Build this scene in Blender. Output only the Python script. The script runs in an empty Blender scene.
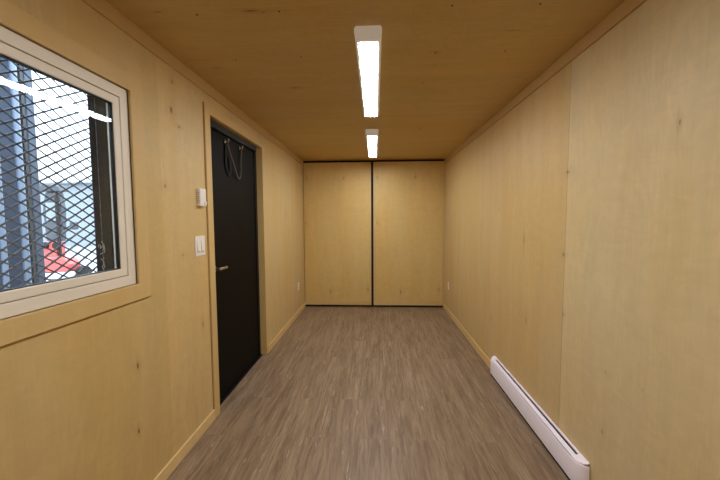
import bpy, bmesh, math, random
from mathutils import Vector, Matrix
random.seed(7)
sc = bpy.context.scene
C = sc.collection

# ------------------------------------------------------------ camera
cd = bpy.data.cameras.new('camera'); cam = bpy.data.objects.new('camera', cd); C.objects.link(cam)
cd.sensor_width = 36; cd.lens = 16.0; cd.clip_start = 0.02
right = Vector((0.99878, 0.04884, -0.0053)); fwd = Vector((-0.04898, 0.99677, -0.06364)).normalized()
right = (right - fwd * right.dot(fwd)).normalized(); up = right.cross(fwd)
M = Matrix((right, up, -fwd)).transposed().to_4x4(); M.translation = (0.0356, 0, 1.4195)
cam.matrix_world = M
sc.camera = cam

# ------------------------------------------------------------ world, exposure
SKY = 2.9
LAMP = 57.0
w = bpy.data.worlds.new('World'); sc.world = w; w.use_nodes = True
bgn = w.node_tree.nodes['Background']
bgn.inputs[0].default_value = (0.80, 0.90, 1.0, 1)
# overcast sky: three times brighter overhead than at the horizon
_g = w.node_tree.nodes.new('ShaderNodeTexCoord'); _s = w.node_tree.nodes.new('ShaderNodeSeparateXYZ')
_m = w.node_tree.nodes.new('ShaderNodeMapRange'); _l = w.node_tree.links
_l.new(_g.outputs['Generated'], _s.inputs[0]); _l.new(_s.outputs[2], _m.inputs[0])
for _i, _v in ((1, 0.0), (2, 1.0), (3, SKY), (4, SKY*3)): _m.inputs[_i].default_value = _v
_l.new(_m.outputs[0], bgn.inputs[1])
vs = sc.view_settings
vs.view_transform = 'Standard'; vs.look = 'None'; vs.exposure = 0.0; vs.gamma = 1.0; vs.use_curve_mapping = False
sc.cycles.max_bounces = 14; sc.cycles.diffuse_bounces = 8; sc.cycles.transparent_max_bounces = 16
sc.cycles.sample_clamp_indirect = 6

# ------------------------------------------------------------ dimensions
XL, XR, H, D, YN = -1.125, 1.125, 2.359, 5.116, -1.30

# ------------------------------------------------------------ node helpers
def lin(c):
    return tuple(((v/255)/12.92 if v/255 <= .04045 else (((v/255)+.055)/1.055)**2.4) for v in c) + (1,)
class NT:
    def __init__(s, name):
        s.m = bpy.data.materials.new(name); s.m.use_nodes = True; s.t = s.m.node_tree
        s.b = s.t.nodes['Principled BSDF']
    def n(s, typ, **kw):
        x = s.t.nodes.new(typ)
        for k, v in kw.items(): setattr(x, k, v)
        return x
    def set(s, inp, v):
        if hasattr(v, 'is_linked') or hasattr(v, 'links'): s.t.links.new(v, inp)
        elif v is not None: inp.default_value = v
    def math(s, op, a, b=None, c=None, clamp=False):
        x = s.n('ShaderNodeMath', operation=op); x.use_clamp = clamp
        s.set(x.inputs[0], a)
        if b is not None: s.set(x.inputs[1], b)
        if c is not None: s.set(x.inputs[2], c)
        return x.outputs[0]
    def noise(s, vec, scale, detail=3, rough=.5, dist=0.0, color=False):
        x = s.n('ShaderNodeTexNoise'); s.set(x.inputs['Vector'], vec)
        x.inputs['Scale'].default_value = scale; x.inputs['Detail'].default_value = detail
        x.inputs['Roughness'].default_value = rough; x.inputs['Distortion'].default_value = dist
        return x.outputs['Color' if color else 'Fac']
    def comb(s, x, y, z=0.0):
        k = s.n('ShaderNodeCombineXYZ')
        for i, v in enumerate((x, y, z)): s.set(k.inputs[i], v)
        return k.outputs[0]
    def mapr(s, v, a, b, c, d):
        k = s.n('ShaderNodeMapRange'); s.set(k.inputs[0], v)
        for i, q in enumerate((a, b, c, d)): k.inputs[i+1].default_value = q
        return k.outputs[0]
    def mix(s, f, a, b, mode='MIX'):
        k = s.n('ShaderNodeMix', data_type='RGBA', blend_type=mode)
        s.set(k.inputs[0], f); s.set(k.inputs[6], a); s.set(k.inputs[7], b)
        return k.outputs[2]
    def xyz(s):
        k = s.n('ShaderNodeSeparateXYZ'); s.t.links.new(s.n('ShaderNodeTexCoord').outputs['Object'], k.inputs[0])
        return k.outputs

def plain(name, col, rough=.5, metal=0.0, spec=.5, var=.04, nscale=30):
    k = NT(name); p = k.xyz(); v = k.comb(p[0], p[1], p[2])
    f = k.noise(v, nscale, 3)
    c = lin(col); lo = tuple(x*(1-var) for x in c[:3])+(1,); hi = tuple(min(1, x*(1+var)) for x in c[:3])+(1,)
    k.set(k.b.inputs['Base Color'], k.mix(f, lo, hi))
    k.b.inputs['Roughness'].default_value = rough; k.b.inputs['Metallic'].default_value = metal
    k.b.inputs['Specular IOR Level'].default_value = spec
    return k.m

# u = axis across the grain, v = axis along the grain (0 x, 1 y, 2 z)
def wood(name, u, v, base, off=0.0, knots=(), seams=(), seam_axis='u', tints=None, dots=(), streaks=(), contrast=1.0, rough=.5):
    k = NT(name); p = k.xyz(); U, V = p[u], p[v]
    warp = k.noise(k.comb(U, V, off), 1.3, 2, .5)
    # fine fibre along the grain
    fib = k.noise(k.comb(k.math('MULTIPLY', U, 95), k.math('MULTIPLY', V, 5.0), off), 1, 3, .6)
    # soft bands along the grain
    band = k.noise(k.comb(k.math('ADD', k.math('MULTIPLY', U, 9), k.math('MULTIPLY', warp, 2.0)), k.math('MULTIPLY', V, .7), off+3), 1, 3, .55)
    # rotary-cut figure: contour lines of a stretched field
    fld = k.noise(k.comb(k.math('MULTIPLY', U, 2.6), k.math('MULTIPLY', V, .8), off+7), 1, 2, .5, .6)
    fig = k.math('SINE', k.math('MULTIPLY', fld, 130.0))
    figm = k.noise(k.comb(U, V, off+11), 2.2, 2)
    figa = k.math('MULTIPLY', fig, k.mapr(figm, .45, .75, 0, 1))
    # wavy mottling across the grain
    mot = k.noise(k.comb(k.math('MULTIPLY', U, 10), k.math('MULTIPLY', V, 16), off+17), 1, 3, .6, 1.2)
    s = k.math('MULTIPLY', k.math('SUBTRACT', fib, .5), .15*contrast)
    s = k.math('ADD', s, k.math('MULTIPLY', k.math('SUBTRACT', band, .5), .22*contrast))
    s = k.math('ADD', s, k.math('MULTIPLY', figa, .034*contrast))
    s = k.math('ADD', s, k.math('MULTIPLY', k.math('SUBTRACT', mot, .5), .22*contrast))
    s = k.math('ADD', s, 1.0)
    b = lin(base)
    hue = k.noise(k.comb(k.math('MULTIPLY', U, 3), k.math('MULTIPLY', V, .8), off+23), 1, 3)
    warm = (b[0]*1.0, b[1]*.955, b[2]*.86, 1); cool = (b[0]*.985, b[1]*1.02, b[2]*1.10, 1)
    col = k.mix(k.mapr(hue, .3, .7, 0, 1), warm, cool)
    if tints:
        for (a, bb, tc) in tints:           # veneer sheet tones; near ones also carry painted daylight and shade
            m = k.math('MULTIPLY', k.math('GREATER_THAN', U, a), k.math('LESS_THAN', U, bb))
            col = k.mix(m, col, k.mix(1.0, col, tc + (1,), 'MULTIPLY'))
    vm = k.n('ShaderNodeVectorMath', operation='SCALE'); k.set(vm.inputs[0], col); k.set(vm.inputs[3], s); col = vm.outputs[0]
    def spot(cu, cv, ru, rv, edge=1.0):
        du = k.math('DIVIDE', k.math('SUBTRACT', U, cu), ru); dv = k.math('DIVIDE', k.math('SUBTRACT', V, cv), rv)
        d = k.math('SQRT', k.math('ADD', k.math('MULTIPLY', du, du), k.math('MULTIPLY', dv, dv)))
        d = k.math('ADD', d, k.math('MULTIPLY', k.math('SUBTRACT', fib, .5), 1.6))
        return k.mapr(d, edge, .25, 0, 1)
    for (cu, cv, ru, rv, st) in knots:
        halo = k.math('MULTIPLY', spot(cu, cv, ru*3.2, rv*3.2, 1.2), .25*st)
        col = k.mix(halo, col, lin((150, 112, 62)))
        col = k.mix(k.math('MULTIPLY', spot(cu, cv, ru, rv), .9*st), col, lin((66, 38, 18)))
    A = U if seam_axis == 'u' else V
    for (pos, wd, st) in seams:
        d = k.math('ABSOLUTE', k.math('SUBTRACT', A, pos))
        col = k.mix(k.math('MULTIPLY', k.math('LESS_THAN', d, wd), st), col, lin((110, 72, 36)))
    k.set(k.b.inputs['Base Color'], col)
    k.set(k.b.inputs['Roughness'], k.mapr(mot, .3, .7, rough-.05, rough+.08))
    k.b.inputs['Specular IOR Level'].default_value = .35
    bp = k.n('ShaderNodeBump'); bp.inputs['Strength'].default_value = .12; bp.inputs['Distance'].default_value = .002
    k.set(bp.inputs['Height'], k.math('ADD', fib, mot)); k.set(k.b.inputs['Normal'], bp.outputs[0])
    return k.m

# ------------------------------------------------------------ mesh helpers
def box(bm, x0, x1, y0, y1, z0, z1, bev=0.0, seg=2):
    x0, x1 = sorted((x0, x1)); y0, y1 = sorted((y0, y1)); z0, z1 = sorted((z0, z1))
    t = bmesh.new()
    vs_ = [t.verts.new((x, y, z)) for x in (x0, x1) for y in (y0, y1) for z in (z0, z1)]
    for f in ((0,1,3,2),(4,6,7,5),(0,4,5,1),(2,3,7,6),(0,2,6,4),(1,5,7,3)): t.faces.new([vs_[i] for i in f])
    bmesh.ops.recalc_face_normals(t, faces=t.faces)
    if bev: bmesh.ops.bevel(t, geom=list(t.edges), offset=bev, segments=seg, profile=.5, affect='EDGES')
    join(bm, t)
def join(bm, t):
    me = bpy.data.meshes.new('tmp'); t.to_mesh(me); t.free(); bm.from_mesh(me); bpy.data.meshes.remove(me)
def prism(bm, prof, axis, a, b, bev=0.0):
    """closed 2-D profile extruded along axis from a to b; profile gives the other two axes in order"""
    t = bmesh.new()
    def P(q, s):
        l = list(q); l.insert(axis, s); return l
    A = [t.verts.new(P(q, a)) for q in prof]; B = [t.verts.new(P(q, b)) for q in prof]
    n = len(prof)
    t.faces.new(A); t.faces.new(B[::-1])
    for i in range(n): t.faces.new((A[i], B[i], B[(i+1) % n], A[(i+1) % n]))
    bmesh.ops.recalc_face_normals(t, faces=t.faces)
    if bev: bmesh.ops.bevel(t, geom=list(t.edges), offset=bev, segments=2, profile=.5, affect='EDGES')
    join(bm, t)
def cyl(bm, p0, p1, r0, r1=None, n=16):
    r1 = r0 if r1 is None else r1
    p0, p1 = Vector(p0), Vector(p1); d = p1-p0
    t = bmesh.new(); bmesh.ops.create_cone(t, cap_ends=True, segments=n, radius1=r0, radius2=r1, depth=d.length)
    bmesh.ops.transform(t, matrix=Matrix.Translation((p0+p1)/2) @ d.to_track_quat('Z', 'Y').to_matrix().to_4x4(), verts=t.verts)
    join(bm, t)
def tube(bm, pts, r, n=8, flat=1.0):
    """a smooth tube through pts; flat squeezes it into a strap"""
    pts = [Vector(p) for p in pts]; t = bmesh.new(); rings = []
    nrm = Vector((1, 0, 0))
    for i, p in enumerate(pts):
        d = (pts[min(i+1, len(pts)-1)]-pts[max(i-1, 0)]).normalized()
        a = (nrm - d*nrm.dot(d))
        a = a.normalized() if a.length > 1e-4 else d.orthogonal().normalized()
        b = d.cross(a)
        rings.append([t.verts.new(p + a*math.cos(2*math.pi*k/n)*r*flat + b*math.sin(2*math.pi*k/n)*r) for k in range(n)])
    for i in range(len(rings)-1):
        for k in range(n): t.faces.new((rings[i][k], rings[i][(k+1) % n], rings[i+1][(k+1) % n], rings[i+1][k]))
    t.faces.new(rings[0][::-1]); t.faces.new(rings[-1])
    bmesh.ops.recalc_face_normals(t, faces=t.faces); join(bm, t)
def ring(bm, x0, x1, y0, y1, z0, z1, t, bev=0.0):
    """rectangular frame in the YZ plane, member width t, mitred"""
    q = bmesh.new()
    def V(x, y, z): return q.verts.new((x, y, z))
    o = [(y0, z0), (y1, z0), (y1, z1), (y0, z1)]; i_ = [(y0+t, z0+t), (y1-t, z0+t), (y1-t, z1-t), (y0+t, z1-t)]
    of = [V(x0, *p) for p in o]; ob = [V(x1, *p) for p in o]; jf = [V(x0, *p) for p in i_]; jb = [V(x1, *p) for p in i_]
    for k in range(4):
        n = (k+1) % 4
        q.faces.new((of[k], of[n], jf[n], jf[k])); q.faces.new((ob[k], jb[k], jb[n], ob[n]))
        q.faces.new((of[k], ob[k], ob[n], of[n])); q.faces.new((jf[k], jf[n], jb[n], jb[k]))
    bmesh.ops.recalc_face_normals(q, faces=q.faces)
    if bev: bmesh.ops.bevel(q, geom=[e for e in q.edges if not e.is_boundary and e.calc_face_angle(0) > .5], offset=bev, segments=2, profile=.5, affect='EDGES')
    join(bm, q)
def link(name, bm, mat, parent=None, smooth=False):
    """one mesh object; vertices are given in world coordinates"""
    me = bpy.data.meshes.new(name); bm.to_mesh(me); bm.free()
    if parent: me.transform(parent_world(parent).inverted())
    me.materials.append(mat)
    if smooth:
        for p in me.polygons: p.use_smooth = True
        me.set_sharp_from_angle(angle=math.radians(35))
    o = bpy.data.objects.new(name, me); C.objects.link(o)
    if parent: o.parent = parent
    return o
def parent_world(o):
    m = Matrix.Translation(o.location)
    return (parent_world(o.parent) @ m) if o.parent else m
def part(name, fn, mat, parent=None, smooth=False):
    bm = bmesh.new(); fn(bm); return link(name, bm, mat, parent, smooth)
def tag(o, label, cat, group=None, kind=None):
    o['label'] = label; o['category'] = cat
    if group: o['group'] = group
    if kind: o['kind'] = kind
    return o
def thing(name, loc, label, cat, group=None, kind=None):
    o = bpy.data.objects.new(name, None); o.empty_display_size = .05; C.objects.link(o); o.location = loc
    return tag(o, label, cat, group, kind)
def copy_tree(o, parent=None):
    c = o.copy(); C.objects.link(c)
    if parent: c.parent = parent
    for ch in [x for x in bpy.data.objects if x.parent == o]: copy_tree(ch, c)
    return c

# ------------------------------------------------------------ materials
BIRCH = (204, 179, 126)
KR = [(1.225,1.762,.0045,.020,1.1), (1.89,1.682,.02,.012,.7), (2.405,1.271,.006,.05,.7), (1.905,1.21,.014,.014,.6), (1.885,.861,.008,.012,.5),
      (1.536,.689,.018,.010,.22), (1.325,.716,.012,.012,.18), (1.538,.39,.010,.014,.4), (2.339,.678,.01,.03,.4), (3.035,.483,.012,.03,.3), (2.9,1.5,.01,.03,.25)]
KL = [(1.828,2.21,.011,.016,.6), (1.808,2.047,.016,.024,.75), (1.877,1.972,.014,.008,.8), (1.727,1.61,.014,.012,.6), (2.056,.725,.008,.03,.7),
      (1.865,1.212,.010,.010,.6), (1.465,.712,.007,.022,.95), (1.451,.391,.008,.016,.9), (.925,.749-.3,.006,.008,.7), (1.72,1.72,.004,.03,.3), (4.1,1.5,.02,.03,.3)]
KC = [(2.322,-.537,.010,.055,.9), (1.477,-.532,.007,.05,.9), (1.46,-.943,.006,.03,.6), (1.49,-.47,.007,.02,.5), (1.884,.377,.006,.012,.6), (3.4,.5,.02,.03,.4), (2.0,-.95,.01,.04,.4), (1.70,.72,.01,.06,.25)]
KB = [(-.496,2.047,.010,.035,.55), (.105,2.04,.012,.04,.5), (.886,2.032,.010,.04,.55), (-.92,.248,.010,.035,.6), (-.123,.22,.010,.035,.6), (.487,.256,.011,.04,.6), (-.502,1.335,.02,.03,.25)]
m_right = wood('birch plywood wall right', 1, 2, BIRCH, 1.7, KR, [(1.893,.0018,.55), (3.11,.0015,.35), (4.33,.0015,.3)], tints=[(-3, 1.893, (1.075,1.155,1.34)), (1.893, 3.11, (1.0,.965,.92)), (3.11, 4.33, (.985,.965,.93))])  # near sheet: paler veneer with bluish window daylight painted into it
m_left = wood('birch plywood wall left', 1, 2, BIRCH, 9.1, KL, [(3.62,.0015,.3)], tints=[(-3, 1.7, (.945,.905,.78)), (1.7, 3.0, (1.0,.975,.92))])  # near stretch toned down, its weaker light painted into the colour
m_ceil = wood('birch plywood ceiling', 1, 0, (196, 168, 112), 4.4, KC, [(2.98,.002,.45), (1.76,.0015,.2), (4.2,.002,.4)], contrast=1.15)
m_back = wood('birch plywood end panels', 0, 2, (208, 179, 114), 14.2, KB, contrast=.9)
m_crown = wood('birch ceiling edge strip', 2, 1, (196, 164, 108), 27.0, contrast=.6)
m_trim_y = wood('birch trim strip along the room', 2, 1, (216, 187, 130), 21.0, contrast=.6)
m_trim_z = wood('birch trim upright', 1, 2, (204, 175, 117), 25.0, contrast=.6)
m_trim_x = wood('birch trim strip across the room', 2, 0, (204, 175, 117), 31.0, contrast=.6)
m_vinyl = plain('almond white vinyl', (226, 218, 200), .42, var=.02)
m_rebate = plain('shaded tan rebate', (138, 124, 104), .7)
m_white = plain('white enamel', (248, 243, 255), .35, var=.01)
m_whitep = plain('white plastic', (235, 228, 220), .4, var=.01)
m_grey = plain('pale grey enamel housing', (232, 230, 226), .5, var=.03)
m_black = plain('black painted steel', (13, 13, 14), .45, var=.2, spec=.3)
m_gap = plain('brown casing gap shade', (138, 100, 58), .8)
m_void = plain('matt black void', (9, 8, 8), .8, var=.1)  # plain black, also used for the shade under the heater
m_door = plain('very dark brown door paint', (12, 10, 8), .6, var=.15, nscale=14, spec=.12)
m_chrome = plain('brushed nickel', (200, 192, 180), .3, 1.0)
m_strap = plain('brown webbing strap', (84, 70, 62), .8, var=.2, nscale=200)
m_dark = plain('dark slot', (60, 60, 68), .6)
m_gasket = plain('black window spacer', (16, 18, 24), .5)
m_screenbar = plain('dark grey weathered steel', (22, 27, 42), .6, .0, var=.25, nscale=60)
m_mesh = plain('galvanised dark expanded metal', (70, 75, 86), .4, .3, var=.1)
m_weld = plain('pale weld beads', (120, 130, 150), .5, .2)
m_chalk = plain('white chalk', (215, 215, 212), .9)
m_screw = plain('dark screw head', (40, 28, 18), .6)
m_cont = plain('blue grey container paint', (74, 90, 114), .5, var=.12, nscale=3)
m_rod = plain('pale blue grey rod paint', (128, 146, 172), .4, var=.05)
m_ground = plain('pale snowy ground', (150, 158, 166), .9, var=.12, nscale=1.5)
m_build = plain('pale rendered building', (138, 147, 155), .9, var=.05, nscale=.5)
m_red = plain('red machine paint', (208, 84, 78), .4, var=.1, nscale=5)
m_mgrey = plain('grey machine paint', (66, 72, 80), .5, var=.1, nscale=5)
m_tyre = plain('black tyre rubber', (18, 19, 22), .8)

def lens_mat():
    k = NT('glowing white diffuser'); k.b.inputs['Base Color'].default_value = (.9, .9, .9, 1)
    k.b.inputs['Emission Color'].default_value = (.98, .99, 1.03, 1); k.b.inputs['Emission Strength'].default_value = LAMP
    return k.m
m_lens = lens_mat()
def cap_mat():
    k = NT('lamp housing with added glow'); k.b.inputs['Base Color'].default_value = lin((232, 230, 226)); k.b.inputs['Roughness'].default_value = .4
    k.b.inputs['Emission Color'].default_value = (1.0, .95, .86, 1); k.b.inputs['Emission Strength'].default_value = .16  # faint emission added to brighten the housing and end caps
    return k.m
m_cap = cap_mat()
def glass_mat():
    k = NT('clear window glass'); t = k.t; t.nodes.remove(k.b)
    out = [n for n in t.nodes if n.type == 'OUTPUT_MATERIAL'][0]
    g = k.n('ShaderNodeNewGeometry')
    dp = k.n('ShaderNodeVectorMath', operation='DOT_PRODUCT'); k.set(dp.inputs[0], g.outputs['Incoming']); k.set(dp.inputs[1], g.outputs['Normal'])
    c = k.math('SUBTRACT', 1.0, k.math('ABSOLUTE', dp.outputs['Value']))
    f = k.math('ADD', .014, k.math('MULTIPLY', k.math('POWER', c, 5.0), .96))
    tr = k.n('ShaderNodeBsdfTransparent'); tr.inputs[0].default_value = (.975, .985, .985, 1)
    gl = k.n('ShaderNodeBsdfGlossy'); gl.inputs['Roughness'].default_value = 0.0; gl.inputs[0].default_value = (1, 1, 1, 1)
    mx = k.n('ShaderNodeMixShader'); k.set(mx.inputs[0], f)
    t.links.new(tr.outputs[0], mx.inputs[1]); t.links.new(gl.outputs[0], mx.inputs[2]); t.links.new(mx.outputs[0], out.inputs[0])
    return k.m
m_glass = glass_mat()

def floor_mat():
    k = NT('grey brown vinyl oak planks'); p = k.xyz(); X, Y = p[0], p[1]
    br = k.n('ShaderNodeTexBrick'); k.set(br.inputs['Vector'], k.comb(Y, k.math('ADD', X, .07), 0.0))
    br.offset = .37; br.offset_frequency = 2; br.squash = 1
    br.inputs['Scale'].default_value = 1; br.inputs['Brick Width'].default_value = 1.22; br.inputs['Row Height'].default_value = .178
    br.inputs['Mortar Size'].default_value = .0011; br.inputs['Mortar Smooth'].default_value = .3
    br.inputs['Color1'].default_value = (0, 0, 0, 1); br.inputs['Color2'].default_value = (1, 1, 1, 1); br.inputs['Mortar'].default_value = (.5, .5, .5, 1)
    rnd = br.outputs['Color']; rn = k.n('ShaderNodeRGBToBW'); k.set(rn.inputs[0], rnd); rn = rn.outputs[0]
    off = k.math('MULTIPLY', rn, 37.0)
    w1 = k.noise(k.comb(k.math('MULTIPLY', X, 9), k.math('MULTIPLY', Y, 5), off), 1, 2)
    xs = k.math('ADD', X, k.math('MULTIPLY', w1, .03))
    fine = k.noise(k.comb(k.math('MULTIPLY', xs, 160), k.math('MULTIPLY', Y, 8), off), 1, 3, .65)
    med = k.noise(k.comb(k.math('MULTIPLY', xs, 42), k.math('MULTIPLY', Y, 2.6), off), 1, 3, .6, .4)
    big = k.noise(k.comb(k.math('MULTIPLY', xs, 12), k.math('MULTIPLY', Y, 1.5), off), 1, 2, .5)
    v = k.math('ADD', k.math('MULTIPLY', fine, .38), k.math('ADD', k.math('MULTIPLY', med, .42), k.math('MULTIPLY', big, .20)))
    cr = k.n('ShaderNodeValToRGB'); k.set(cr.inputs[0], v); e = cr.color_ramp.elements
    e[0].position = .30; e[0].color = lin((100, 79, 58)); e[1].position = .72; e[1].color = lin((168, 146, 118))
    for ps, c in ((.43, (118, 97, 75)), (.52, (138, 117, 92)), (.60, (150, 129, 103))):
        q = e.new(ps); q.color = lin(c)
    col = cr.outputs[0]
    fl = k.noise(k.comb(k.math('MULTIPLY', xs, 75), k.math('MULTIPLY', Y, 6), k.math('ADD', off, 5)), 1, 2, .5, .8)
    col = k.mix(k.mapr(fl, .66, .74, 0, .55), col, lin((186, 170, 150)))
    col = k.mix(k.mapr(fl, .33, .27, 0, .45), col, lin((78, 62, 52)))
    tv = k.n('ShaderNodeVectorMath', operation='SCALE'); k.set(tv.inputs[0], col); k.set(tv.inputs[3], k.mapr(rn, 0, 1, .955, 1.045)); col = tv.outputs[0]
    col = k.mix(k.math('MULTIPLY', br.outputs['Fac'], .15), col, lin((70, 56, 46)))
    k.set(k.b.inputs['Base Color'], col)
    k.set(k.b.inputs['Roughness'], k.mapr(fine, .3, .7, .42, .56)); k.b.inputs['Specular IOR Level'].default_value = .42
    bp = k.n('ShaderNodeBump'); bp.inputs['Strength'].default_value = .25; bp.inputs['Distance'].default_value = .001
    k.set(bp.inputs['Height'], v); k.set(k.b.inputs['Normal'], bp.outputs[0])
    return k.m
m_floor = floor_mat()

# ------------------------------------------------------------ the room shell
T = .075
WY0, WY1, WZ0, WZ1 = .29, 1.489, 1.114, 2.030          # window opening
DY0, DY1, DZ1 = 2.222, 3.250, 2.157                    # door opening
def S(name, fn, mat, label, cat): return tag(part(name, fn, mat), label, cat, kind='structure')
S('floor', lambda b: box(b, XL-.2, XR+.1, YN-.1, D+.12, -.12, 0), m_floor, 'grey brown wood plank vinyl floor of the narrow room', 'floor')
S('ceiling', lambda b: box(b, XL-.1, XR+.1, YN-.1, D+.12, H, H+.08), m_ceil, 'birch plywood ceiling with two strip lights', 'ceiling')
def lw(b):
    x0, x1 = XL-T, XL
    for (y0, y1, z0, z1) in ((YN-.1, WY0, 0, H), (WY0, WY1, 0, WZ0), (WY0, WY1, WZ1, H), (WY1, DY0, 0, H), (DY0, DY1, DZ1, H), (DY1, D+.12, 0, H)):
        box(b, x0, x1, y0, y1, z0, z1)
    bmesh.ops.remove_doubles(b, verts=b.verts, dist=1e-5)
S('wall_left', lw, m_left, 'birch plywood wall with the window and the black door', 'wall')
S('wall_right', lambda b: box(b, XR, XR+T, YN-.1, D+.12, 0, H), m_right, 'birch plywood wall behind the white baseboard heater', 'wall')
S('wall_rear', lambda b: box(b, XL, XR, YN-.1, YN, 0, H), m_back, 'birch plywood wall behind the camera', 'wall')
S('wall_end', lambda b: box(b, XL, XR, D+.05, D+.12, 0, H), m_void, 'black backing seen in the gaps around the two end panels', 'wall')

# end panels (a pair of plywood clad container doors)
def end_panel(n, x0, x1, label, gs):
    r = thing('door_%d' % n, ((x0+x1)/2, D, .035), label, 'door', kind='structure')
    part('panel', lambda b: box(b, x0, x1, D, D+.02, .036, H-.034, .0015), m_back, r)
    part('bottom_rail', lambda b: box(b, x0, x1, D-.007, D-.0005, .036, .104, .0015), m_trim_x, r)
    sx = (x1-.03, x1) if gs > 0 else (x0, x0+.045)
    part('edge_strip', lambda b: box(b, sx[0], sx[1], D-.006, D-.0005, .106, H-.036, .0015), m_trim_z, r)
    if gs < 0: part('edge_strip', lambda b: box(b, x1-.02, x1, D-.004, D-.0005, .106, H-.036, .0015), m_trim_z, r)
end_panel(2, XL+.008, -.036, 'tall plywood end panel left of the black gap', 1)
end_panel(3, .000, XR-.012, 'tall plywood end panel right of the black gap', -1)
tag(part('trim_5', lambda b: box(b, XR-.010, XR, D-.004, D+.02, .0, H), m_trim_z), 'slim upright plywood strip in the far corner beside the end panel', 'trim', kind='structure')

# crown strips
tag(part('trim_1', lambda b: box(b, XL, XL+.012, YN, D, 2.290, H, .0012), m_crown), 'plywood strip along top of the wall above the window and door', 'trim', kind='structure')
tag(part('trim_2', lambda b: box(b, XR-.012, XR, YN, D, 2.290, H, .0012), m_crown), 'plywood strip along top of the wall opposite the window', 'trim', kind='structure')
# baseboards
def bb(name, x0, x1, y0, y1, label): tag(part(name, lambda b: box(b, x0, x1, y0, y1, 0, .072, .002), m_trim_y), label, 'baseboard', kind='structure')
bb('baseboard_left', XL, XL+.012, YN, DY0-.069, 'pale wood baseboard under the window up to the door casing')
bb('baseboard_left', XL, XL+.012, DY1+.049, D-.008, 'pale wood baseboard between the door and the end panels')
bb('baseboard_right', XR-.012, XR, 2.93, D-.008, 'pale wood baseboard between the heater and the end panels')
bb('baseboard_right', XR-.012, XR, YN, 1.585, 'pale wood baseboard beside the near end of the heater')

# ------------------------------------------------------------ door
dr = thing('door_1', (XL-.05, (DY0+DY1)/2, 0), 'black door in the plywood wall with a small lever handle', 'door', kind='structure')
def casing(b):
    x0, x1 = XL, XL+.011; w1, w2 = .068, .048
    box(b, x0, x1, DY0-w1, DY0+.004, 0, DZ1+.062, .0015)
    box(b, x0, x1, DY1-.004, DY1+w2, 0, DZ1+.062, .0015)
    box(b, x0, x1, DY0+.0045, DY1-.0045, DZ1-.004, DZ1+.062, .0015)
part('door_casing', casing, m_trim_z, dr)
part('casing_gap_shade', lambda b: box(b, XL-.0005, XL+.002, DY0-.0725, DY0-.0682, .072, DZ1+.055), m_gap, dr)  # brown strip standing in for shade in the casing gap
# plywood jamb lining, then the black steel frame and the slab
def jamb(b):
    x0, x1 = XL-.052, XL-.0005
    box(b, x0, x1, DY0, DY0+.006, 0, DZ1); box(b, x0, x1, DY1-.006, DY1, 0, DZ1); box(b, x0, x1, DY0+.006, DY1-.006, DZ1-.006, DZ1)
part('jamb_lining', jamb, m_trim_z, dr)
def dframe(b):
    x0, x1 = XL-.11, XL-.052
    box(b, x0, x1+.012, DY0+.0065, DY0+.045, .008, DZ1-.007, .002); box(b, x0, x1, DY1-.05, DY1-.0065, .008, DZ1-.007, .002)
    box(b, x0, x1+.022, DY0+.0455, DY1-.0505, DZ1-.055, DZ1-.007, .002)
part('door_frame', dframe, m_black, dr)
part('door_slab', lambda b: box(b, XL-.105, XL-.060, DY0+.048, DY1-.053, .008, DZ1-.058, .002), m_door, dr)
part('threshold', lambda b: box(b, XL-.11, XL-.034, DY0+.0065, DY1-.0065, 0, .007, .001), m_black, dr)
def lever(b):
    x, y, z = XL-.060, DY0+.115, 1.052
    cyl(b, (x, y, z), (x+.008, y, z), .026, n=24); cyl(b, (x+.008, y, z), (x+.05, y, z), .009)
    box(b, x+.042, x+.056, y-.010, y+.115, z-.010, z+.010, .005, 3)
part('lever_handle', lever, m_chrome, dr, True)
def bolt(b): box(b, XL-.060, XL-.057, DY0+.052, DY0+.062, 1.01, 1.09, .001)
part('latch_plate', bolt, m_chrome, dr)

# two hooks on the door and the strap between them
def hook(y, z, label):
    def f(b):
        x = XL-.060
        box(b, x-.0005, x+.003, y-.008, y+.008, z-.014, z+.014, .001)
        tube(b, [(x+.002, y, z+.006), (x+.010, y, z+.002), (x+.016, y, z-.008), (x+.023, y, z-.008), (x+.028, y, z), (x+.028, y, z+.008)], .0045, 8)
        t = bmesh.new(); bmesh.ops.create_uvsphere(t, u_segments=10, v_segments=8, radius=.008); bmesh.ops.translate(t, verts=t.verts, vec=(x+.028, y, z+.012)); join(b, t)
    return tag(part('coat_hook', f, m_chrome, None, True), label, 'hook')
HA, ZA, HB, ZB = 2.590, 2.062, 2.868, 2.068
hook(HA, ZA, 'small metal hook on black door, closer to the lever handle side')
hook(HB, ZB, 'small metal hook on black door, closer to the hinge side jamb')
def curve(ps, n=8):
    out = []
    for i in range(len(ps)-1):
        p0, p1, p2, p3 = [Vector(ps[max(0, min(len(ps)-1, k))]) for k in (i-1, i, i+1, i+2)]
        for k in range(n):
            t = k/n; out.append(.5*((2*p1)+(p2-p0)*t+(2*p0-5*p1+4*p2-p3)*t*t+(3*p1-p0-3*p2+p3)*t**3))
    return out+[Vector(ps[-1])]
sx_ = XL-.060+.019
st = thing('door_strap', (XL-.03, (HA+HB)/2, ZA), 'brown strap hanging in a narrow loop between two hooks on the black door', 'strap')
part('webbing', lambda b: tube(b, curve([(sx_, HA, ZA-.002), (sx_+.002, HA+.035, 1.985), (sx_+.004, 2.70, 1.88), (sx_+.006, 2.752, 1.805), (sx_+.004, 2.79, 1.785), (sx_+.002, 2.825, 1.81), (sx_, 2.84, 1.90), (sx_, 2.857, 1.99), (sx_, HB, ZB-.002)]), .0085, 8, .55), m_strap, st, True)
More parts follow.
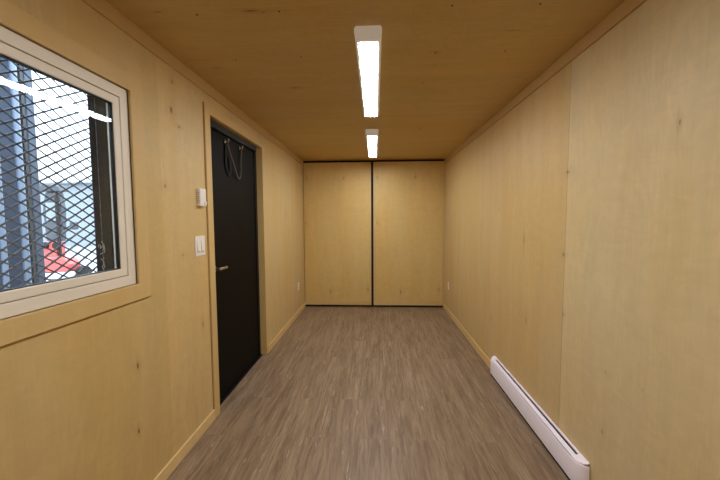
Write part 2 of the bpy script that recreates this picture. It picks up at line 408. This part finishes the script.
part('hanging_tail', lambda b: tube(b, curve([(sx_-.006, HA, ZA-.012), (sx_-.010, HA-.012, 1.97), (sx_-.010, HA-.008, 1.86), (sx_-.010, HA+.03, 1.80), (sx_-.009, HA+.06, 1.83), (sx_-.008, HA+.05, 1.93)]), .014, 8, .35), m_void, st, True)

# ------------------------------------------------------------ window
wn = thing('window_1', (XL-.02, (WY0+WY1)/2, WZ0), 'white vinyl window with clear glass in the plywood wall', 'window', kind='structure')
FX = XL-.004                                            # face of the vinyl frame
part('window_casing', lambda b: ring(b, XL+.011, XL-.0005, WY0-.078, WY1+.078, WZ0-.078, WZ1+.078, .076, .0015), m_trim_z, wn)
part('jamb_lining', lambda b: ring(b, XL+.010, XL-.072, WY0-.002, WY1+.002, WZ0-.002, WZ1+.002, .002), m_trim_z, wn)
part('window_frame', lambda b: ring(b, FX, XL-.042, WY0+.001, WY1-.001, WZ0+.001, WZ1-.001, .046, .002), m_vinyl, wn)
SY0, SY1, SZ0, SZ1 = WY0+.050, WY1-.050, WZ0+.050, WZ1-.050
sash = part('sash', lambda b: ring(b, FX-.002, XL-.040, SY0, SY1, SZ0, SZ1, .035, .003), m_vinyl, wn)
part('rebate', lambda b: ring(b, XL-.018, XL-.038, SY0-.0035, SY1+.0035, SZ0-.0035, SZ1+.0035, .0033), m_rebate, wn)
GY0, GY1, GZ0, GZ1 = SY0+.035, SY1-.035, SZ0+.035, SZ1-.035
part('spacer', lambda b: ring(b, XL-.0155, XL-.0265, GY0+.0005, GY1-.0005, GZ0+.0005, GZ1-.0005, .004), m_gasket, wn)
part('gasket', lambda b: ring(b, XL-.0105, XL-.0125, GY0+.0003, GY1-.0003, GZ0+.0003, GZ1-.0003, .003), m_gasket, wn)
part('glass_pane', lambda b: box(b, XL-.0155, XL-.0125, GY0+.0002, GY1-.0002, GZ0+.0002, GZ1-.0002), m_glass, wn)
part('glass_pane', lambda b: box(b, XL-.0295, XL-.0265, GY0+.0002, GY1-.0002, GZ0+.0002, GZ1-.0002), m_glass, wn)

# security screen outside
MX = XL-.118
sr = thing('security_screen', (MX, .85, 1.05), 'dark steel security screen of diamond mesh just outside the window glass', 'window screen')
BY0, BY1 = 1.398, 1.497
part('side_bar', lambda b: box(b, MX+.006, MX-.002, BY0, BY1, .98, 2.14, .003), m_screenbar, sr)
part('side_bar', lambda b: box(b, MX+.006, MX-.034, .10, .23, .98, 2.14, .003), m_screenbar, sr)
part('cross_bar', lambda b: box(b, MX+.004, MX-.030, .235, 1.393, .98, 1.055, .003), m_screenbar, sr)
part('cross_bar', lambda b: box(b, MX+.004, MX-.030, .235, 1.393, 2.07, 2.14, .003), m_screenbar, sr)
def diam(b):
    dw, dh = .0690, .0415; t = .0027; verts = []; faces = []
    y = BY0+.012; rows = int(1.02/dh)+1
    def bar(p, q):
        p, q = Vector(p), Vector(q); d = (q-p).normalized(); n = Vector((0, -d.z, d.y))*t; x = Vector((.0020, 0, 0)); tw = Vector((.0012, 0, 0))
        i = len(verts)
        for s in (p-d*.002, q+d*.002):
            for a in (n+x+tw, n-x+tw, -n-x-tw, -n+x-tw): verts.append(s+a)
        for f in ((0,1,5,4),(1,2,6,5),(2,3,7,6),(3,0,4,7),(0,3,2,1),(4,5,6,7)): faces.append([i+k for k in f])
    c = 0; ycur = y
    while ycur > .24:
        for r in range(rows+1):
            z = 1.052 + r*dh + (.5*dh if c % 2 else 0)
            if z > 2.08: continue
            for s in (-1, 1):
                z2 = z + s*dh/2
                if 1.04 < z2 < 2.08: bar((MX, ycur, z), (MX, ycur-dw/2, z2))
        c += 1; ycur -= dw/2
    bv = [b.verts.new(v) for v in verts]
    for f in faces: b.faces.new([bv[i] for i in f])
part('diamond_mesh', diam, m_mesh, sr)
def welds(b):
    # one continuous welded bead that swells and thins
    pts = []
    box(b, MX+.0062, MX+.0075, BY0+.0275, BY0+.0295, 1.06, 2.06)
    t = bmesh.new(); n = 8; rings = []
    for i in range(24*8+1):
        z = 1.062+i*.0415/8; rr = .0006+.0022*max(0, math.sin(i/8*2*math.pi))
        rings.append([t.verts.new((MX+.0066+rr*math.cos(a*2*math.pi/n), BY0+.0285+rr*math.sin(a*2*math.pi/n), z)) for a in range(n)])
    for p, q in zip(rings, rings[1:]):
        for a in range(n): t.faces.new((p[a], p[(a+1) % n], q[(a+1) % n], q[a]))
    bmesh.ops.recalc_face_normals(t, faces=t.faces); join(b, t)
part('weld_bead', welds, m_weld, sr)
def chalk(b):
    x = MX+.0072
    def line(p): tube(b, [(x, y_, z_) for y_, z_ in p], .0016, 6, .5)
    o = BY0+.006
    line([(o, 1.30), (o+.004, 1.312), (o+.012, 1.306), (o+.008, 1.292), (o+.016, 1.296), (o+.024, 1.308), (o+.028, 1.29), (o+.02, 1.27), (o+.006, 1.266)])
    line([(o+.016, 1.325), (o+.022, 1.318), (o+.03, 1.31), (o+.034, 1.285), (o+.03, 1.27)])
    line([(o+.008, 1.245), (o+.02, 1.235), (o+.026, 1.225), (o+.014, 1.205), (o+.022, 1.19)])
    line([(o+.026, 1.25), (o+.022, 1.228), (o+.03, 1.2)])
part('chalk_mark', chalk, m_chalk, sr)
part('hinge_block', lambda b: box(b, MX+.0065, MX+.012, 1.478, 1.503, 1.255, 1.292, .002), m_black, sr)

# ------------------------------------------------------------ outside
S('ground', lambda b: box(b, -60, XL-.35, -30, 60, -.5, -.32), m_ground, 'pale snowy ground outside the window', 'ground')
def far_building():
    r = thing('far_building', (-26, 19, -.32), 'pale low building standing far off beyond the window mesh', 'building')
    part('wall', lambda b: box(b, -42, -12, 21, 27, -.32, 3.95), m_build, r)
    part('roof', lambda b: prism(b, [(20.7, 3.955), (27.3, 3.955), (27.3, 4.05), (24, 4.15), (20.7, 4.05)], 0, -42.3, -11.7), m_build, r)
far_building()
def container():
    cx = -2.5; y1 = 2.31
    r = thing('shipping_container', (cx-1.2, -.6, -.32), 'blue grey corrugated shipping container beyond the window mesh', 'container')
    def side(b):
        pr = []; y = -3.6
        while y < y1-.16:
            pr += [(cx, y), (cx, y+.07), (cx-.08, y+.128), (cx-.08, y+.218)]; y += .276
        pr += [(cx, y1-.06), (cx-.12, y1-.06), (cx-.12, -3.6)]
        # profile in XY, extruded along Z
        prism(b, pr, 2, -.15, 2.62)
    part('corrugated_side', side, m_cont, r)
    part('corner_post', lambda b: box(b, cx-.14, cx+.012, y1-.058, y1, -.2, 2.75, .006), m_cont, r)
    part('lock_rod', lambda b: cyl(b, (cx+.03, 2.165, -.2), (cx+.03, 2.165, 2.68), .020, n=16), m_rod, r, True)
    part('lock_rod', lambda b: cyl(b, (cx+.03, 2.03, -.2), (cx+.03, 2.03, 2.68), .016, n=16), m_rod, r, True)
    part('post_groove', lambda b: box(b, cx-.02, cx+.006, y1-.082, y1-.060, -.15, 2.62), m_mgrey, r)
    part('top_rail', lambda b: box(b, cx-.10, cx+.012, -3.6, y1-.06, 2.625, 2.75, .006), m_cont, r)
    part('bottom_rail', lambda b: box(b, cx-.10, cx+.012, -3.6, y1-.06, -.32, -.155, .006), m_cont, r)
    part('end_wall', lambda b: box(b, cx-2.3, cx-.145, y1-.05, y1-.01, -.32, 2.7), m_cont, r)
    part('roof', lambda b: box(b, cx-2.3, cx-.105, -3.6, y1-.055, 2.70, 2.74), m_cont, r)
container()
def machine():
    ox, oy, g = -9.45, 9.0, -.32
    r = thing('utility_machine', (ox, oy, g), 'small red and grey machine parked outside beyond the diamond mesh', 'vehicle')
    part('body', lambda b: prism(b, [(ox-.52, g+.22), (ox+.34, g+.22), (ox+.40, g+.46), (ox+.26, g+.62), (ox-.02, g+.66), (ox-.52, g+.62)], 1, oy, oy+.4, .03), m_red, r)
    part('hood', lambda b: prism(b, [(ox-.50, g+.64), (ox-.06, g+.67), (ox-.06, g+.98), (ox-.12, g+1.12), (ox-.46, g+1.12), (ox-.50, g+.98)], 1, oy+.08, oy+.38, .02), m_red, r)
    part('bumper', lambda b: box(b, ox-.5, ox+.3, oy-.09, oy-.005, g+.04, g+.20, .02), m_white, r)
    for sx in (-.36, .0):
        part('headlight', lambda b: cyl(b, (ox+sx-.01, oy+.10, g+1.02), (ox+sx-.01, oy+.0, g+1.02), .10, n=20), m_tyre, r)
    def wheel(b, x, y): cyl(b, (x-.08, y, g+.19), (x+.08, y, g+.19), .19, n=24)
    for sx in (-.64, .56):
        for yy in (.28, ): part('wheel', lambda b: wheel(b, ox+sx, oy+yy), m_tyre, r, True)
    part('cab', lambda b: prism(b, [(ox-.50, g+1.13), (ox+.0, g+1.13), (ox+.06, g+2.1), (ox+.0, g+2.62), (ox-.44, g+2.62), (ox-.56, g+2.1)], 1, oy+.2, oy+.38, .05), m_mgrey, r)
    part('windscreen', lambda b: box(b, ox-.42, ox-.12, oy+.185, oy+.199, g+1.75, g+2.3, .005), m_build, r)
    part('cab_roof', lambda b: prism(b, [(ox-.64, g+2.625), (ox+.14, g+2.625), (ox+.06, g+2.80), (ox-.35, g+2.86), (ox-.60, g+2.75)], 1, oy+.12, oy+.42, .03), m_mgrey, r)
    part('mast', lambda b: box(b, ox-.04, ox+.03, oy+.10, oy+.17, g+.7, g+2.5, .01), m_tyre, r)
    part('side_mirror', lambda b: box(b, ox+.26, ox+.50, oy+.2, oy+.3, g+1.48, g+1.72, .05), m_mgrey, r)
    part('mirror_arm', lambda b: tube(b, [(ox+.04, oy+.28, g+1.5), (ox+.27, oy+.25, g+1.6)], .02), m_tyre, r)
machine()

# ------------------------------------------------------------ ceiling lights
LW0, LW1, DROP = .066, .056, .064
def strip_light(y0, y1):
    r = thing('ceiling_strip_light', (0, y0, H), 'long wraparound strip light on the plywood ceiling above the floor near the window', 'ceiling light', 'strip lights along the ceiling')
    prof = [(-LW0+.004, H), (-LW0+.004, H-.006), (-LW0, H-.008), (-LW0-.001, H-.022), (-LW1-.0035, H-DROP+.004), (-LW1, H-DROP), (-LW1+.0075, H-DROP), (-LW1+.0075, H-DROP+.006), (LW1-.0075, H-DROP+.006), (LW1-.0075, H-DROP), (LW1, H-DROP), (LW1+.0035, H-DROP+.004), (LW0+.001, H-.022), (LW0, H-.008), (LW0-.004, H-.006), (LW0-.004, H)]
    part('housing', lambda b: prism(b, prof, 1, y0+.0185, y1-.0185), m_cap, r)
    cap = [(-LW0+.004, H), (-LW0+.004, H-.006), (-LW0-.002, H-.008), (-LW0-.002, H-.026), (-LW1-.006, H-DROP-.002), (-LW1+.004, H-DROP-.006), (LW1-.004, H-DROP-.006), (LW1+.006, H-DROP-.002), (LW0+.002, H-.026), (LW0+.002, H-.008), (LW0-.004, H-.006), (LW0-.004, H)]
    part('end_cap', lambda b: prism(b, cap, 1, y0, y0+.018, .002), m_cap, r)
    part('end_cap', lambda b: prism(b, cap, 1, y1-.018, y1, .002), m_cap, r)
    n = 10; a = LW1-.008
    top = [(a*math.cos(math.pi*i/n), H-DROP+.001-.007*math.sin(math.pi*i/n)) for i in range(n+1)]
    lp = [(a, H-DROP+.004)] + top + [(-a, H-DROP+.004)]
    part('diffuser', lambda b: prism(b, lp, 1, y0+.019, y1-.019), m_lens, r)
    return r
L1 = strip_light(1.615, 2.785)
L1['label'] = 'long glowing strip light on the ceiling above the near floor'
L2 = copy_tree(L1); L2.location = (-.001, 3.395, H); L_fill = copy_tree(L1); L_fill.location = (0, -.40, H); L_fill['label'] = 'added out-of-view strip light on the ceiling, brightening the near walls'  # third lamp is added out of view to brighten the near walls
L2['label'] = 'shorter-looking glowing strip light on the ceiling close to the end panels'

# ceiling screws
sp = None
locs = [(-.778,1.488,'screw head in the ceiling nearest the top of the window wall'), (-.397,1.488,'screw head in the ceiling beside a long dark knot'),
        (-.394,1.893,'screw head in the ceiling left of the near strip light, second row'), (-.784,1.905,'faint screw head in the ceiling above the door corner'),
        (.375,1.492,'dark screw head in the ceiling right of the near strip light, first row'), (.758,1.502,'screw head in the ceiling toward the wall with the heater, first row'),
        (.762,1.896,'screw head in the ceiling toward the wall with the heater, second row'), (.377,1.90,'screw head in the ceiling right of the near strip light, second row'),
        (.364,2.294,'tiny screw head in the ceiling right of the near strip light, third row')]
def screw(b):
    cyl(b, (0, 0, -.0012), (0, 0, .001), .0042, n=12)
def slot(b):
    t = bmesh.new(); bmesh.ops.create_circle(t, cap_ends=False, radius=.001, segments=4); t.free()
    cyl(b, (0, 0, -.0016), (0, 0, -.0012), .0022, n=6)
for i, (x, y, lb) in enumerate(locs):
    if sp is None:
        bm = bmesh.new(); screw(bm); sp = link('ceiling_screw', bm, m_screw)
        bm = bmesh.new(); slot(bm); q = link('drive_recess', bm, m_void); q.parent = sp
        o = sp
    else: o = copy_tree(sp)
    o.location = (x, y, H-.0005); tag(o, lb, 'screw', 'screws in the ceiling')

# ------------------------------------------------------------ thermostat, switch, outlets
th = thing('thermostat', (XL, 2.072, 1.512), 'white wall thermostat with a small dial beside the door casing', 'thermostat')
part('housing', lambda b: box(b, XL, XL+.026, 2.035, 2.108, 1.512, 1.628, .004, 3), m_whitep, th, True)
def vents(b):
    for i in range(6): box(b, XL+.004, XL+.020, 2.0345, 2.0352, 1.535+i*.013, 1.539+i*.013)
part('side_vents', vents, m_rebate, th)
def dial(b):
    cyl(b, (XL+.026, 2.088, 1.535), (XL+.034, 2.088, 1.535), .0135, .012, n=24)
part('dial', dial, m_grey, th, True)
sw = thing('light_switch', (XL, 2.05, 1.187), 'white double rocker light switch plate below the thermostat', 'light switch')
part('plate', lambda b: box(b, XL, XL+.006, 1.993, 2.108, 1.187, 1.317, .002), m_whitep, sw)
for y in (2.027, 2.074):
    rk = part('rocker', lambda b: prism(b, [(XL+.006, 1.217), (XL+.013, 1.217), (XL+.008, 1.287), (XL+.006, 1.287)], 1, y-.0165, y+.0165, .001), m_whitep, sw)
    part('rocker_shade', lambda b: box(b, XL+.0085, XL+.0128, y-.009, y+.009, 1.2145, 1.2168), m_dark, sw)  # dark strip imitating the shade at the rocker's bottom edge
def outlet(x, s, y, z, label):
    r = thing('wall_outlet', (x, y, z-.057), label, 'outlet', 'outlets near the end of the room')
    part('plate', lambda b: box(b, x, x+s*.006, y-.035, y+.035, z-.057, z+.057, .0018), m_whitep, r)
    for dz in (-.02, .02):
        f = part('socket', lambda b: box(b, x+s*.0062, x+s*.0085, y-.017, y+.017, z+dz-.015, z+dz+.015, .001), m_whitep, r)
        def sl(b):
            for dy in (-.006, .006): box(b, x+s*.0086, x+s*.0089, y+dy-.001, y+dy+.001, z+dz-.004, z+dz+.006)
        part('slots', sl, m_dark, f)
outlet(XL, 1, 4.70, .425, 'white wall outlet low on the wall past the black door')
outlet(XR, -1, 4.80, .425, 'white wall outlet low on the wall past the heater')

# ------------------------------------------------------------ baseboard heater
HY0, HY1 = 1.607, 2.915
ht = thing('baseboard_heater', (XR, (HY0+HY1)/2, .02), 'long white electric baseboard heater on the plywood wall above the floor', 'heater')
xf = XR-.057
def hshell(b):
    # back tray and underside
    box(b, XR-.008, XR-.001, HY0+.02, HY1-.02, .024, .160)
part('back_plate', hshell, m_white, ht)
def front(b):
    # front panel with rounded ends in plan
    t = bmesh.new(); r = .045; n = 8
    path = [(XR-.004, HY0)]
    path += [(xf+r*(1-math.sin(math.pi/2*i/n)), HY0+.075*(1-math.cos(math.pi/2*i/n))) for i in range(n+1)]
    path += [(xf+r*(1-math.cos(math.pi/2*i/n)), HY1-.075*(1-math.sin(math.pi/2*i/n))) for i in range(n+1)]
    path += [(XR-.004, HY1)]
    # vertical profile: (inset, z)
    prof = [(.010, .030), (.001, .034), (0, .042), (0, .146), (.001, .151), (.004, .1555)]
    def insetpt(p, d):
        x, y = p; cy = (HY0+HY1)/2
        return (x + d if x < XR-.005 else x, y + (d if y < cy else -d) * (1 if abs(y-HY0) < r or abs(y-HY1) < r else 0))
    rows = []
    for d, z in prof: rows.append([t.verts.new((*insetpt(p, d), z)) for p in path])
    for a, c in zip(rows, rows[1:]):
        for i in range(len(path)-1): t.faces.new((a[i], a[i+1], c[i+1], c[i]))
    bmesh.ops.recalc_face_normals(t, faces=t.faces)
    bmesh.ops.solidify(t, geom=list(t.faces), thickness=-.0015)
    join(b, t)
part('front_panel', front, m_white, ht, True)
def topp(b):
    x1 = XR-.001
    # sloping top: front lip, slot, rear lip; ends closed
    def slab(xa, za, xb, zb, y0, y1):
        prism(b, [(xa, za), (xb, zb), (xb, zb-.0012), (xa, za-.0012)], 1, y0, y1)
    zf, zb_ = .156, .171
    def zz(x): return zf + (zb_-zf)*(x-xf)/(x1-xf)
    slab(xf+.0075, zz(xf+.0075), xf+.031, zz(xf+.031), HY0+.075, HY1-.075)
    slab(xf+.045, zz(xf+.045), x1, zz(x1), HY0+.075, HY1-.075)
    # ends follow the rounded plan
    for s, e in ((1, HY0), (-1, HY1)):
        t = bmesh.new(); r = .045; n = 8
        arc = [(xf+.006+(r-.006)*(1-math.sin(math.pi/2*i/n)), e+s*(.005+(.075-.005)*(1-math.cos(math.pi/2*i/n)))) for i in range(n+1)]
        pts = [(x1, e+s*.006)] + arc + [(xf+.006, e+s*.0755), (x1, e+s*.0755)]
        up_ = [t.verts.new((x, y, zz(x)+.0004)) for x, y in pts]; lo_ = [t.verts.new((x, y, zz(x)-.006)) for x, y in pts]
        t.faces.new(up_); t.faces.new(lo_[::-1])
        for i in range(len(pts)):
            j = (i+1) % len(pts); t.faces.new((up_[i], lo_[i], lo_[j], up_[j]))
        bmesh.ops.recalc_face_normals(t, faces=t.faces); join(b, t)
part('top_cover', topp, m_white, ht, True)
part('outlet_grille', lambda b: box(b, xf+.028, xf+.048, HY0+.075, HY1-.075, .1555, .1585), m_dark, ht)
part('heating_fins', lambda b: box(b, xf+.012, XR-.012, HY0+.06, HY1-.06, .045, .105), m_dark, ht)
def under(b): box(b, xf+.012, XR-.004, HY0+.03, HY1-.03, .003, .028)
part('underside_shade', under, m_void, ht)  # black box standing in for the shadow beneath the heater
